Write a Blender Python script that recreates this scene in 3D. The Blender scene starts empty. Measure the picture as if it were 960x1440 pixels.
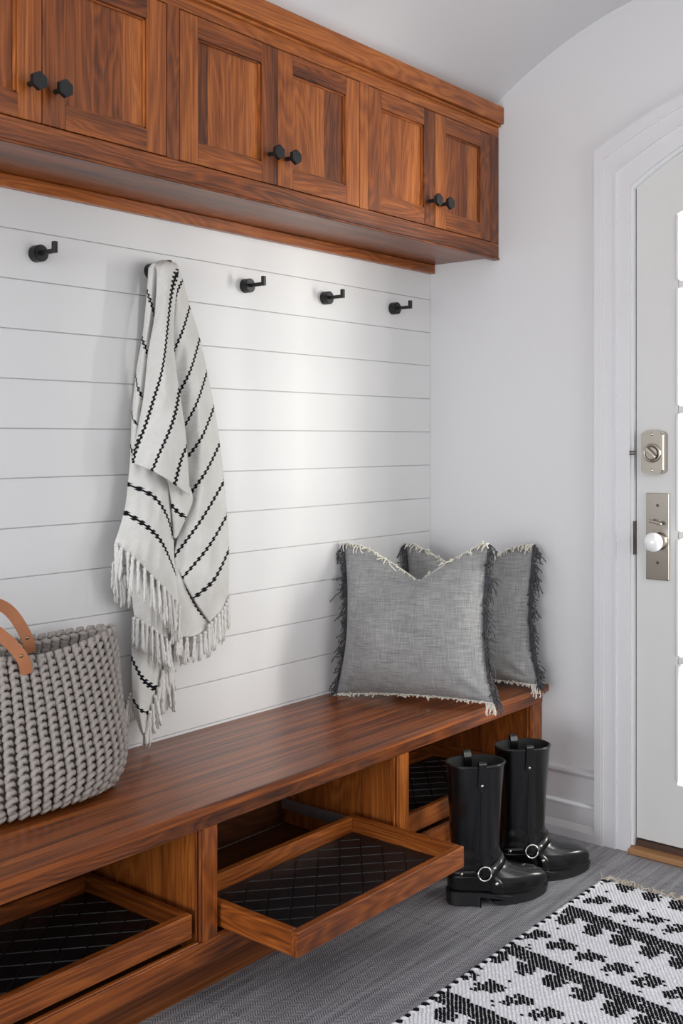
import bpy, bmesh, math, random
from mathutils import Vector, Matrix
rnd = random.Random(7)
scene = bpy.context.scene
COL = scene.collection

# ------------------------------------------------------------------ camera
F, CX, CY, H = 1521.0, 480.0, 617.0, 1.23
TH = math.radians(39.75)
RX, RY = math.sin(TH), -math.cos(TH)
DX, DY = math.cos(TH), math.sin(TH)
CAM = (-3.038, -2.133, H)
cd = bpy.data.cameras.new('camera')
cam = bpy.data.objects.new('camera', cd); COL.objects.link(cam)
cam.location = CAM
cam.rotation_euler = (math.pi/2, 0, TH - math.pi/2)
cd.sensor_fit = 'HORIZONTAL'; cd.sensor_width = 36
cd.lens = 36*F/960
cd.shift_y = -(720-CY)/960
cd.clip_start = 0.05
scene.camera = cam

# ------------------------------------------------------------------ world and light
w = bpy.data.worlds.new('world'); scene.world = w; w.use_nodes = True
bg = w.node_tree.nodes['Background']
bg.inputs[0].default_value = (0.93, 0.95, 1.0, 1); bg.inputs[1].default_value = 1.15
def area(name, loc, direction, sx, sy, power, col):
    l = bpy.data.lights.new(name, 'AREA'); l.shape = 'RECTANGLE'; l.size = sx; l.size_y = sy
    l.energy = power; l.color = col
    o = bpy.data.objects.new(name, l); COL.objects.link(o)
    o.location = loc; o.rotation_euler = Vector(direction).to_track_quat('-Z', 'Y').to_euler()
    return o
# daylight outside the glazed door (beyond the reveal of the wall)
area('daylight_door', (1.30, -3.82, 1.45), (-2.1, 3.8, -0.05), 1.55, 1.6, 335, (1.0, 0.975, 0.90))
# daylight of the large windows at the other end of the room
area('daylight_room', (-6.6, -1.6, 0.95), (1, 0.03, 0.10), 2.8, 1.8, 98, (0.97, 0.98, 1.0))
# fill lamp added before the front wall to brighten corner and ceiling
area('fill_front', (-0.75, -3.30, 1.45), (0.1, 1, 0), 1.3, 1.5, 21, (1.0, 0.99, 0.97))
vs = scene.view_settings
vs.view_transform = 'Standard'; vs.look = 'None'; vs.exposure = 0.26; vs.gamma = 1; vs.use_curve_mapping = False

# ------------------------------------------------------------------ helpers
WL = {}
def at(px, py, y):
    a = (px-CX)/F; b = -(py-CY)/F
    r = (DX+a*RX, DY+a*RY, b); t = (y-CAM[1])/r[1]
    return Vector((CAM[0]+t*r[0], y, CAM[2]+t*r[2]))
def tag(o, label, cat, group=None, kind=None):
    o['label'] = label
    o['category'] = cat
    if group: o['group'] = group
    if kind: o['kind'] = kind
    return o
def empty(name, loc, rot=(0, 0, 0)):
    o = bpy.data.objects.new(name, None); COL.objects.link(o)
    o.location = loc; o.rotation_euler = rot; o.empty_display_size = 0.05
    WL[o.name] = Vector(loc); return o
def link(name, me, mat, parent=None, loc=(0, 0, 0), local=False):
    """loc is a world place unless local; parents used with world places are unrotated"""
    o = bpy.data.objects.new(name, me); COL.objects.link(o)
    if mat is not None and len(me.materials) == 0: me.materials.append(mat)
    loc = Vector(loc)
    WL[o.name] = loc
    if parent is not None:
        o.parent = parent
        o.location = loc if local else loc - WL[parent.name]
    else:
        o.location = loc
    return o
def mesh_bm(name, bm, smooth=False):
    bmesh.ops.recalc_face_normals(bm, faces=bm.faces)
    me = bpy.data.meshes.new(name); bm.to_mesh(me); bm.free()
    if smooth:
        for p in me.polygons: p.use_smooth = True
    return me
def bm_box(bm, x0, x1, y0, y1, z0, z1):
    vs_ = [bm.verts.new(p) for p in ((x0,y0,z0),(x1,y0,z0),(x1,y1,z0),(x0,y1,z0),(x0,y0,z1),(x1,y0,z1),(x1,y1,z1),(x0,y1,z1))]
    for f in ((0,3,2,1),(4,5,6,7),(0,1,5,4),(1,2,6,5),(2,3,7,6),(3,0,4,7)): bm.faces.new([vs_[i] for i in f])
def bevel_all(bm, w_, seg=2):
    bmesh.ops.bevel(bm, geom=list(bm.edges), offset=w_, segments=seg, profile=0.7, affect='EDGES')
def box(name, x0, x1, y0, y1, z0, z1, mat, parent=None, bevel=0.0012, seg=1):
    c = Vector(((x0+x1)/2, (y0+y1)/2, (z0+z1)/2))
    bm = bmesh.new(); bm_box(bm, x0-c.x, x1-c.x, y0-c.y, y1-c.y, z0-c.z, z1-c.z)
    if bevel: bevel_all(bm, bevel, seg)
    return link(name, mesh_bm(name, bm), mat, parent, c)
def prism_yz(bm, pts, x0, x1):
    a = [bm.verts.new((x0, p[0], p[1])) for p in pts]; b = [bm.verts.new((x1, p[0], p[1])) for p in pts]
    n = len(pts); bm.faces.new(a); bm.faces.new(b[::-1])
    for i in range(n): bm.faces.new((a[i], b[i], b[(i+1)%n], a[(i+1)%n]))
def strip_yz(bm, outer, inner, x0, x1):
    """band between two matching open polylines, extruded in x"""
    n = len(outer)
    for i in range(n-1):
        prism_yz(bm, [outer[i], outer[i+1], inner[i+1], inner[i]], x0, x1)
def cyl(bm, p0, p1, r0, r1=None, n=12, cap=True):
    r1 = r0 if r1 is None else r1
    p0, p1 = Vector(p0), Vector(p1); d = (p1-p0).normalized()
    a = d.orthogonal().normalized(); b = d.cross(a)
    A = [bm.verts.new(p0+(a*math.cos(t)+b*math.sin(t))*r0) for t in [2*math.pi*i/n for i in range(n)]]
    B = [bm.verts.new(p1+(a*math.cos(t)+b*math.sin(t))*r1) for t in [2*math.pi*i/n for i in range(n)]]
    for i in range(n): bm.faces.new((A[i], A[(i+1)%n], B[(i+1)%n], B[i]))
    if cap: bm.faces.new(A[::-1]); bm.faces.new(B)
def tube(bm, pts, r, n=6, cap=True):
    pts = [Vector(p) for p in pts]; rings = []
    up = None
    for i, p in enumerate(pts):
        d = (pts[min(i+1, len(pts)-1)] - pts[max(i-1, 0)])
        if d.length < 1e-9: d = Vector((0, 0, 1))
        d.normalize()
        if up is None: up = d.orthogonal().normalized()
        else:
            up = up - d*up.dot(d)
            up = up.normalized() if up.length > 1e-6 else d.orthogonal().normalized()
        b = d.cross(up)
        rr = r[i] if isinstance(r, (list, tuple)) else r
        rings.append([bm.verts.new(p+(up*math.cos(t)+b*math.sin(t))*rr) for t in [2*math.pi*k/n for k in range(n)]])
    for i in range(len(rings)-1):
        for k in range(n): bm.faces.new((rings[i][k], rings[i][(k+1)%n], rings[i+1][(k+1)%n], rings[i+1][k]))
    if cap: bm.faces.new(rings[0][::-1]); bm.faces.new(rings[-1])
def torus(bm, c, ax, R, r, n=24, m=8):
    ax = Vector(ax).normalized(); a = ax.orthogonal().normalized(); b = ax.cross(a); c = Vector(c)
    V = [[bm.verts.new(c+(a*math.cos(t)+b*math.sin(t))*(R+r*math.cos(s))+ax*r*math.sin(s)) for s in [2*math.pi*j/m for j in range(m)]] for t in [2*math.pi*i/n for i in range(n)]]
    for i in range(n):
        for j in range(m): bm.faces.new((V[i][j], V[(i+1)%n][j], V[(i+1)%n][(j+1)%m], V[i][(j+1)%m]))
def dome(bm, c, ax, r, h, n=12, m=4):
    ax = Vector(ax).normalized(); a = ax.orthogonal().normalized(); b = ax.cross(a); c = Vector(c)
    rings = []
    for j in range(m):
        t = j/m*math.pi/2
        rings.append([bm.verts.new(c+(a*math.cos(s)+b*math.sin(s))*r*math.cos(t)+ax*h*math.sin(t)) for s in [2*math.pi*i/n for i in range(n)]])
    top = bm.verts.new(c+ax*h)
    for j in range(m-1):
        for i in range(n): bm.faces.new((rings[j][i], rings[j][(i+1)%n], rings[j+1][(i+1)%n], rings[j+1][i]))
    for i in range(n): bm.faces.new((rings[-1][i], rings[-1][(i+1)%n], top))
    bm.faces.new(rings[0][::-1])

# ------------------------------------------------------------------ materials
def new_mat(name):
    m = bpy.data.materials.new(name); m.use_nodes = True
    nt = m.node_tree; return m, nt, nt.nodes['Principled BSDF']
def srgb(r, g, b):
    f = lambda c: (c/255/12.92) if c/255 <= 0.04045 else ((c/255+0.055)/1.055)**2.4
    return (f(r), f(g), f(b), 1)
def simple(name, col, rough=0.5, metal=0.0, noise=0.0, nscale=20, bump=0.0, bscale=200, spec=0.5, coat=0):
    m, nt, b = new_mat(name)
    b.inputs['Base Color'].default_value = col; b.inputs['Roughness'].default_value = rough
    b.inputs['Metallic'].default_value = metal; b.inputs['Specular IOR Level'].default_value = spec
    b.inputs['Coat Weight'].default_value = coat
    tc = nt.nodes.new('ShaderNodeTexCoord')
    if noise:
        n = nt.nodes.new('ShaderNodeTexNoise'); n.inputs['Scale'].default_value = nscale; n.inputs['Detail'].default_value = 4
        nt.links.new(tc.outputs['Object'], n.inputs['Vector'])
        mr = nt.nodes.new('ShaderNodeMapRange'); mr.inputs[3].default_value = 1-noise; mr.inputs[4].default_value = 1+noise
        mx = nt.nodes.new('ShaderNodeMix'); mx.data_type = 'RGBA'; mx.blend_type = 'MULTIPLY'; mx.inputs[0].default_value = 1
        mx.inputs[6].default_value = col
        nt.links.new(n.outputs[0], mr.inputs[0]); nt.links.new(mr.outputs[0], mx.inputs[7]); nt.links.new(mx.outputs[2], b.inputs['Base Color'])
    if bump:
        n = nt.nodes.new('ShaderNodeTexNoise'); n.inputs['Scale'].default_value = bscale; n.inputs['Detail'].default_value = 3
        nt.links.new(tc.outputs['Object'], n.inputs['Vector'])
        bp = nt.nodes.new('ShaderNodeBump'); bp.inputs['Strength'].default_value = bump; bp.inputs['Distance'].default_value = 0.002
        nt.links.new(n.outputs[0], bp.inputs['Height']); nt.links.new(bp.outputs[0], b.inputs['Normal'])
    return m
class G:
    """tiny node graph helper"""
    def __init__(s, nt): s.nt = nt
    def m(s, op, a, b=None, c=None):
        n = s.nt.nodes.new('ShaderNodeMath'); n.operation = op
        for i, v in enumerate((a, b, c)):
            if v is None: continue
            if hasattr(v, 'is_output'): s.nt.links.new(v, n.inputs[i])
            else: n.inputs[i].default_value = v
        return n.outputs[0]
    def noise(s, vec, scale, detail=3, dist=0, rough=0.5):
        n = s.nt.nodes.new('ShaderNodeTexNoise'); n.inputs['Scale'].default_value = scale; n.inputs['Detail'].default_value = detail
        n.inputs['Distortion'].default_value = dist; n.inputs['Roughness'].default_value = rough
        s.nt.links.new(vec, n.inputs['Vector']); return n.outputs[0]
    def mapping(s, vec, sc, loc=None):
        n = s.nt.nodes.new('ShaderNodeMapping'); n.inputs['Scale'].default_value = sc
        s.nt.links.new(vec, n.inputs['Vector'])
        if loc is not None: s.nt.links.new(loc, n.inputs['Location'])
        return n.outputs[0]
    def ramp(s, fac, stops):
        n = s.nt.nodes.new('ShaderNodeValToRGB'); e = n.color_ramp.elements
        while len(e) < len(stops): e.new(0.5)
        for i, (p, c) in enumerate(stops): e[i].position = p; e[i].color = c
        s.nt.links.new(fac, n.inputs[0]); return n.outputs[0]
    def mix(s, fac, a, b, mode='MIX'):
        n = s.nt.nodes.new('ShaderNodeMix'); n.data_type = 'RGBA'; n.blend_type = mode
        for i, v in ((0, fac), (6, a), (7, b)):
            if hasattr(v, 'is_output'): s.nt.links.new(v, n.inputs[i])
            else: n.inputs[i].default_value = v
        return n.outputs[2]
    def bump(s, h, strength, dist, b):
        n = s.nt.nodes.new('ShaderNodeBump'); n.inputs['Strength'].default_value = strength; n.inputs['Distance'].default_value = dist
        s.nt.links.new(h, n.inputs['Height']); s.nt.links.new(n.outputs[0], b.inputs['Normal'])

def walnut(name, axis, rough=0.33, tone=1.0, straight=False):
    m, nt, b = new_mat(name); g = G(nt)
    tc = nt.nodes.new('ShaderNodeTexCoord'); oi = nt.nodes.new('ShaderNodeObjectInfo')
    off = nt.nodes.new('ShaderNodeCombineXYZ')
    r1 = g.m('MULTIPLY', oi.outputs['Random'], 37.0); r2 = g.m('MULTIPLY', oi.outputs['Random'], 91.0)
    nt.links.new(r1, off.inputs[0]); nt.links.new(r2, off.inputs[1]); nt.links.new(r1, off.inputs[2])
    sc = lambda al, ac: tuple(al if i == 'xyz'.index(axis) else ac for i in range(3))
    v1 = g.mapping(tc.outputs['Object'], sc(0.9, 7.0), off.outputs[0])
    if straight: v1 = g.mapping(tc.outputs['Object'], sc(0.25, 9.0), off.outputs[0])
    fig = g.noise(v1, 1.0, 3, 0.1 if straight else 0.6)
    rings = g.m('FRACT', g.m('MULTIPLY', fig, 22.0))
    rings = g.m('PINGPONG', g.m('MULTIPLY', rings, 2.0), 1.0)
    v2 = g.mapping(tc.outputs['Object'], sc(6.0, 260.0), off.outputs[0])
    fine = g.noise(v2, 1.0, 3, 0.2)
    v3 = g.mapping(tc.outputs['Object'], sc(0.8, 13.0), off.outputs[0])
    if straight: v3 = g.mapping(tc.outputs['Object'], sc(0.35, 42.0), off.outputs[0])
    streak = g.noise(v3, 1.0, 3, 0.1 if straight else 0.4)
    f = g.m('ADD', g.m('MULTIPLY', rings, 0.10), g.m('MULTIPLY', fine, 0.30))
    f = g.m('ADD', f, g.m('MULTIPLY', streak, 0.36))
    f = g.m('ADD', f, g.m('MULTIPLY', g.m('SUBTRACT', oi.outputs['Random'], 0.5), 0.15))
    t = tone
    S = lambda c: (c[0]*t, c[1]*t, c[2]*t, 1)
    col = g.ramp(f, [(0.20, S(srgb(58, 26, 10))), (0.32, S(srgb(112, 57, 22))), (0.41, S(srgb(144, 77, 30))), (0.55, S(srgb(184, 108, 48)))])
    nt.links.new(col, b.inputs['Base Color'])
    b.inputs['Roughness'].default_value = rough
    b.inputs['Specular IOR Level'].default_value = 0.38; b.inputs['Coat Weight'].default_value = 0.12; b.inputs['Coat Roughness'].default_value = 0.25
    g.bump(fine, 0.12, 0.001, b)
    return m
WX, WY, WZ = walnut('walnut_along_x', 'x'), walnut('walnut_along_y', 'y'), walnut('walnut_along_z', 'z')
WSEAT = walnut('walnut_straight_grain', 'x', 0.30, 1.08, True)
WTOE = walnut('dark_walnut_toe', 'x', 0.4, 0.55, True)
WSHADE = walnut('shade_darkened_walnut', 'x', 0.5, 0.28)  # cubby shade put into the walnut colour of back and bottom panels
WALL = simple('white_wall_paint', srgb(214, 214, 215), 0.6, bump=0.05, bscale=120, spec=0.3)
CEIL = simple('white_ceiling_paint', srgb(246, 246, 248), 0.75, spec=0.2)
SHIP = simple('white_satin_board_paint', srgb(214, 214, 214), 0.42, bump=0.03, bscale=80, spec=0.4)
TRIM = simple('white_trim_paint', srgb(213, 213, 215), 0.38, noise=0.03, nscale=9, spec=0.45)
DOORP = simple('white_door_paint', srgb(208, 208, 206), 0.4, noise=0.03, nscale=6, spec=0.4)
BLACKM = simple('matte_black_metal', srgb(30, 31, 32), 0.42, 0.3, bump=0.05, bscale=400)
RUBBER = simple('black_rubber_mat', srgb(11, 11, 14), 0.48, bump=0.25, bscale=220)
BOOT = simple('black_boot_rubber', srgb(9, 9, 11), 0.24, noise=0.2, nscale=8, bump=0.02, bscale=25, spec=0.55)
BOOTIN = simple('boot_lining', srgb(16, 16, 18), 0.8)
SOLE = simple('black_boot_sole', srgb(20, 20, 22), 0.42)
NICKEL = simple('satin_nickel', srgb(176, 170, 160), 0.27, 1.0, noise=0.05, nscale=15)
STUD = simple('polished_steel', srgb(205, 203, 200), 0.18, 1.0)
STEEL = simple('zinc_slide_steel', srgb(185, 188, 192), 0.38, 0.9)
BRASS = simple('aged_brass', srgb(150, 130, 95), 0.3, 1.0)
DARKMET = simple('dark_bronze', srgb(95, 82, 74), 0.4, 0.8)
PORC = simple('white_porcelain', srgb(236, 236, 236), 0.08, coat=0.5)
LEATHER = simple('tan_leather', srgb(168, 108, 72), 0.5, noise=0.15, nscale=30, bump=0.15, bscale=300)
LEATHERIN = simple('brown_leather_back', srgb(120, 72, 48), 0.6, noise=0.15, nscale=30)
KNIT = simple('grey_cotton_rope', srgb(158, 151, 145), 0.9, noise=0.10, nscale=60, bump=0.5, bscale=320, spec=0.15)
KNITIN = simple('grey_rope_core', srgb(116, 110, 105), 0.95)
TASSEL = simple('white_wool_tassel', srgb(218, 216, 212), 0.95, noise=0.06, nscale=60, spec=0.1)
DFR = simple('charcoal_fringe_yarn', srgb(84, 83, 86), 0.95, noise=0.25, nscale=40, spec=0.1)
CFR = simple('cream_fringe_yarn', srgb(222, 218, 206), 0.95, noise=0.08, nscale=40, spec=0.1)
RUGW = simple('white_rug_cotton', srgb(226, 226, 230), 0.95, noise=0.08, nscale=60, bump=0.3, bscale=500, spec=0.1)
RUGB = simple('black_rug_cotton', srgb(22, 22, 25), 0.95, bump=0.3, bscale=500, spec=0.1)
RUGF = simple('beige_rug_fringe', srgb(198, 188, 174), 0.95, spec=0.1)
THRESH = simple('oak_threshold', srgb(158, 116, 76), 0.5, noise=0.12, nscale=25)
GAPSHADE = simple('under_door_shade', srgb(72, 50, 38), 0.6)  # shade of the gap under the door, as a flat dark brown
BRICK = simple('exterior_reveal_paint', srgb(205, 203, 198), 0.8)

def linen():
    m, nt, b = new_mat('grey_linen'); g = G(nt)
    tc = nt.nodes.new('ShaderNodeTexCoord')
    a = g.noise(g.mapping(tc.outputs['Object'], (25, 25, 700)), 1, 2)
    c = g.noise(g.mapping(tc.outputs['Object'], (700, 25, 25)), 1, 2)
    n = g.noise(tc.outputs['Object'], 9, 3)
    f = g.m('ADD', g.m('MULTIPLY', a, 0.45), g.m('ADD', g.m('MULTIPLY', c, 0.35), g.m('MULTIPLY', n, 0.2)))
    col = g.ramp(f, [(0.33, srgb(106, 106, 108)), (0.5, srgb(140, 140, 140)), (0.66, srgb(172, 172, 170))])
    nt.links.new(col, b.inputs['Base Color']); b.inputs['Roughness'].default_value = 0.95; b.inputs['Specular IOR Level'].default_value = 0.1
    b.inputs['Sheen Weight'].default_value = 0.2
    g.bump(f, 0.35, 0.001, b); return m
LINEN = linen()
def blanket_mat():
    m, nt, b = new_mat('white_blanket_with_black_stripes'); g = G(nt)
    uv = nt.nodes.new('ShaderNodeUVMap'); sp = nt.nodes.new('ShaderNodeSeparateXYZ'); nt.links.new(uv.outputs[0], sp.inputs[0])
    s, z = sp.outputs[0], sp.outputs[1]
    d = g.m('SUBTRACT', g.m('FRACT', g.m('ADD', s, 0.5)), 0.5)          # signed distance to the stripe
    row = g.m('GREATER_THAN', d, 0.0)
    k = g.m('FLOORED_MODULO', g.m('FLOOR', g.m('DIVIDE', z, 0.0058)), 2.0)
    alt = g.m('ABSOLUTE', g.m('SUBTRACT', row, k))
    core = g.m('LESS_THAN', g.m('ABSOLUTE', d), 0.028)
    wide = g.m('LESS_THAN', g.m('ABSOLUTE', d), 0.078)
    st = g.m('MAXIMUM', core, g.m('MULTIPLY', wide, alt))
    tc = nt.nodes.new('ShaderNodeTexCoord')
    n1 = g.noise(tc.outputs['Object'], 14, 3)
    base = g.ramp(n1, [(0.3, srgb(208, 207, 202)), (0.7, srgb(222, 221, 217))])
    col = g.mix(st, base, srgb(26, 26, 30))
    nt.links.new(col, b.inputs['Base Color']); b.inputs['Roughness'].default_value = 0.95; b.inputs['Specular IOR Level'].default_value = 0.1
    sx = nt.nodes.new('ShaderNodeSeparateXYZ'); nt.links.new(tc.outputs['Object'], sx.inputs[0])
    w1 = g.m('SINE', g.m('ADD', g.m('MULTIPLY', sx.outputs[2], 1250), g.m('MULTIPLY', sx.outputs[0], 420)))
    w2 = g.m('SINE', g.m('ADD', g.m('MULTIPLY', sx.outputs[0], 1500), g.m('MULTIPLY', sx.outputs[2], 300)))
    h = g.m('ADD', g.m('MULTIPLY', w1, w2), g.m('MULTIPLY', st, 0.8))
    g.bump(h, 0.5, 0.0012, b); return m
BLANKET = blanket_mat()
def floor_mat():
    m, nt, b = new_mat('grey_woven_floor_tile'); g = G(nt)
    geo = nt.nodes.new('ShaderNodeNewGeometry'); sx = nt.nodes.new('ShaderNodeSeparateXYZ'); nt.links.new(geo.outputs['Position'], sx.inputs[0])
    oi = nt.nodes.new('ShaderNodeObjectInfo')
    x, y = sx.outputs[0], sx.outputs[1]
    tri = g.m('PINGPONG', y, 0.014)
    ph = g.m('ADD', x, g.m('MULTIPLY', tri, 0.9))
    wv = g.m('MULTIPLY_ADD', g.m('SINE', g.m('MULTIPLY', ph, 2*math.pi/0.0072)), 0.5, 0.5)
    cross = g.m('MULTIPLY_ADD', g.m('SINE', g.m('MULTIPLY', y, 2*math.pi/0.0045)), 0.5, 0.5)
    streak = g.noise(g.mapping(geo.outputs['Position'], (4, 70, 1)), 1, 4, 0.2)
    cloud = g.noise(geo.outputs['Position'], 260, 2)
    f = g.m('ADD', g.m('MULTIPLY', wv, 0.30), g.m('MULTIPLY', cross, 0.12))
    f = g.m('ADD', f, g.m('MULTIPLY', streak, 0.40)); f = g.m('ADD', f, g.m('MULTIPLY', cloud, 0.32))
    f = g.m('ADD', f, g.m('MULTIPLY', g.m('SUBTRACT', oi.outputs['Random'], 0.5), 0.05))
    col = g.ramp(f, [(0.36, srgb(74, 74, 78)), (0.56, srgb(122, 122, 127)), (0.76, srgb(190, 189, 191))])
    nt.links.new(col, b.inputs['Base Color']); b.inputs['Roughness'].default_value = 0.62; b.inputs['Specular IOR Level'].default_value = 0.35
    g.bump(wv, 0.3, 0.001, b); return m
FLOOR = floor_mat()
SUBFL = simple('dark_subfloor', srgb(40, 40, 42), 0.9)
def glass_mat():
    m, nt, b = new_mat('window_glass'); nt.nodes.remove(b)
    o = nt.nodes['Material Output']; t = nt.nodes.new('ShaderNodeBsdfTransparent'); gl = nt.nodes.new('ShaderNodeBsdfGlossy'); gl.inputs['Roughness'].default_value = 0.02
    mx = nt.nodes.new('ShaderNodeMixShader'); mx.inputs[0].default_value = 0.06
    nt.links.new(t.outputs[0], mx.inputs[1]); nt.links.new(gl.outputs[0], mx.inputs[2]); nt.links.new(mx.outputs[0], o.inputs[0]); return m
GLASS = glass_mat()

# ------------------------------------------------------------------ structure: floor
fl = box('floor', -5.0, 0.06, -4.4, 0.1, -0.06, -0.006, SUBFL, None, 0)
tag(fl, 'grey herringbone woven vinyl tile floor of the mudroom', 'floor', kind='structure')
TS = 0.62
xe = [0.0, -0.165] + [-0.165-TS*i for i in range(1, 8)]
ye = [0.0, -0.16] + [-0.16-TS*i for i in range(1, 7)]
for i in range(len(xe)-1):
    for j in range(len(ye)-1):
        box('tile', xe[i+1]+0.0011, xe[i]-0.0011, ye[j+1]+0.0011, ye[j]-0.0011, -0.006, 0.0, FLOOR, fl, 0.0006)

# back wall with shiplap boards
wb = box('wall_back', -5.0, 0.2, 0.005, 0.16, 0.0, 2.75, WALL, None, 0)
tag(wb, 'white shiplap back wall of horizontal boards behind the bench', 'wall', kind='structure')
zj = [1.705-0.1129*k for k in range(0, 13)]
tops = [1.83] + zj
for k in range(len(tops)-1):
    box('shiplap_board', -2.6, -0.0005, 0.0, 0.005, tops[k+1]+0.0009, tops[k]-0.0009, SHIP, wb, 0.0009)

wf = box('wall_front', -5.0, 0.0, -3.5, -3.35, 0.0, 2.75, WALL, None, 0)
tag(wf, 'plain white wall facing the bench, behind the camera', 'wall', kind='structure')

# ceiling vault
def zc(y): return 2.56-0.514*(y+0.94)**2 if y > -0.94 else 2.56
prof = [(0.16-0.06*i, zc(0.16-0.06*i)) for i in range(0, 19)] + [(-0.98-0.2*i, 2.56) for i in range(0, 18)]
bm = bmesh.new()
lo = [[bm.verts.new((x, y, z)) for y, z in prof] for x in (-5.0, 0.02)]
hi = [[bm.verts.new((x, y, z+0.12)) for y, z in prof] for x in (-5.0, 0.02)]
n = len(prof)
for i in range(n-1):
    bm.faces.new((lo[0][i], lo[1][i], lo[1][i+1], lo[0][i+1])); bm.faces.new((hi[0][i], hi[0][i+1], hi[1][i+1], hi[1][i]))
    for s in (0, 1): bm.faces.new((lo[s][i], lo[s][i+1], hi[s][i+1], hi[s][i]))
for e in (0, n-1): bm.faces.new((lo[0][e], hi[0][e], hi[1][e], lo[1][e]))
ce = link('ceiling', mesh_bm('ceiling', bm, True), CEIL)
tag(ce, 'smooth white ceiling curving down to the cabinet', 'ceiling', kind='structure')

# right wall with arched door opening
DC, DHW = -1.22, 0.485
def arch(off, top=False, n=24, hw=None):
    """polyline of an arched opening enlarged by off: from floor up over the arch and down"""
    h = DHW+off
    pts = []
    for i in range(n+1):
        u = 1-2*i/n; y = u*h
        pts.append((DC+y, 2.153+off*1.05-0.72*(y*DHW/h)**2 - 0.0))
    return pts
ar = arch(0.0)
bm = bmesh.new()
prism_yz(bm, [(0.16, 0), (0.16, 2.75), (DC+DHW, 2.75), (DC+DHW, 0)], 0.0, 0.2)
prism_yz(bm, [(DC-DHW, 0), (DC-DHW, 2.75), (-6.4, 2.75), (-6.4, 0)], 0.0, 0.2)
for i in range(len(ar)-1):
    prism_yz(bm, [ar[i], (ar[i][0], 2.75), (ar[i+1][0], 2.75), ar[i+1]], 0.0, 0.2)
bmesh.ops.remove_doubles(bm, verts=bm.verts, dist=1e-5)
wr = link('wall_right', mesh_bm('wall_right', bm), WALL)
tag(wr, 'plain white plaster wall with an arched door opening', 'wall', kind='structure')

# door casing
tr = empty('trim_1', (0, DC, 0)); tag(tr, 'white moulded casing around the arched door', 'trim', kind='structure')
def arch_band(name, off0, off1, x0, x1, mat, parent, zb=0.0, bev=0.0):
    a, b = arch(off1), arch(off0)
    o = [(a[0][0], zb)] + a + [(a[-1][0], zb)]; i_ = [(b[0][0], zb)] + b + [(b[-1][0], zb)]
    bm = bmesh.new()
    V = [[bm.verts.new((x, p[0], p[1]-0)) for p in poly] for x in (x0, x1) for poly in (o, i_)]
    n = len(o)
    for k in range(n-1):
        bm.faces.new((V[0][k], V[0][k+1], V[1][k+1], V[1][k])); bm.faces.new((V[2][k], V[3][k], V[3][k+1], V[2][k+1]))
        bm.faces.new((V[0][k], V[2][k], V[2][k+1], V[0][k+1])); bm.faces.new((V[1][k], V[1][k+1], V[3][k+1], V[3][k]))
    for e in (0, n-1): bm.faces.new((V[0][e], V[1][e], V[3][e], V[2][e]))
    return link(name, mesh_bm(name, bm), mat, parent, (0, 0, 0))
arch_band('backband', 0.090, 0.112, -0.025, 0.0, TRIM, tr)
arch_band('backband_bead', 0.083, 0.090, -0.024, 0.0, TRIM, tr)
arch_band('casing_board', 0.046, 0.083, -0.020, 0.0, TRIM, tr)
arch_band('casing_inner_board', 0.0, 0.046, -0.016, 0.0, TRIM, tr)
arch_band('casing_groove_bead', 0.043, 0.048, -0.0225, 0.0, TRIM, tr)
arch_band('jamb', -0.008, 0.0, -0.006, 0.18, TRIM, tr, 0.02)
box('strike_plate', -0.009, 0.018, DC+DHW-0.0105, DC+DHW-0.006, 0.885, 0.985, DARKMET, tr, 0.001)
box('catch', -0.018, -0.004, DC+DHW-0.013, DC+DHW+0.002, 1.182, 1.186, DARKMET, tr, 0)
box('catch', -0.018, -0.004, DC+DHW-0.013, DC+DHW+0.002, 1.190, 1.194, DARKMET, tr, 0)

# baseboard on right wall
bb = empty('baseboard_right', (0, -0.3, 0)); tag(bb, 'tall white baseboard with moulded cap beside the door', 'baseboard', kind='structure')
ye0, ye1 = -0.623, -0.01
box('lower_board', -0.014, 0.0, ye0, ye1, 0.0, 0.104, TRIM, bb, 0.001)
box('upper_board', -0.008, 0.0, ye0, ye1, 0.104, 0.196, TRIM, bb, 0.001)
def bar_round(name, ya, yb, zc_, xr, r, mat, parent):
    bm = bmesh.new(); cyl(bm, (xr, ya, zc_), (xr, yb, zc_), r, n=12)
    return link(name, mesh_bm(name, bm, True), mat, parent, (0, 0, 0))
bar_round('middle_bead', ye0, ye1, 0.104, -0.012, 0.007, TRIM, bb)
bm = bmesh.new(); prism_prof = [(0, 0.0), (-0.024, 0.0), (-0.024, 0.026), (-0.016, 0.044), (0, 0.05)]
for (ya, yb) in ((ye0, ye1),):
    A = [bm.verts.new((p[0], ya, p[1])) for p in prism_prof]; B = [bm.verts.new((p[0], yb, p[1])) for p in prism_prof]
    bm.faces.new(A); bm.faces.new(B[::-1])
    for i in range(5): bm.faces.new((A[i], B[i], B[(i+1)%5], A[(i+1)%5]))
link('shoe_moulding', mesh_bm('shoe', bm), TRIM, bb, (0, 0, 0))
bm = bmesh.new(); pp = [(0, 0.186), (-0.010, 0.188), (-0.018, 0.200), (-0.018, 0.208), (0, 0.214)]
A = [bm.verts.new((p[0], ye0, p[1])) for p in pp]; B = [bm.verts.new((p[0], ye1, p[1])) for p in pp]
bm.faces.new(A); bm.faces.new(B[::-1])
for i in range(5): bm.faces.new((A[i], B[i], B[(i+1)%5], A[(i+1)%5]))
link('cap_moulding', mesh_bm('cap', bm), TRIM, bb, (0, 0, 0))

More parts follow.
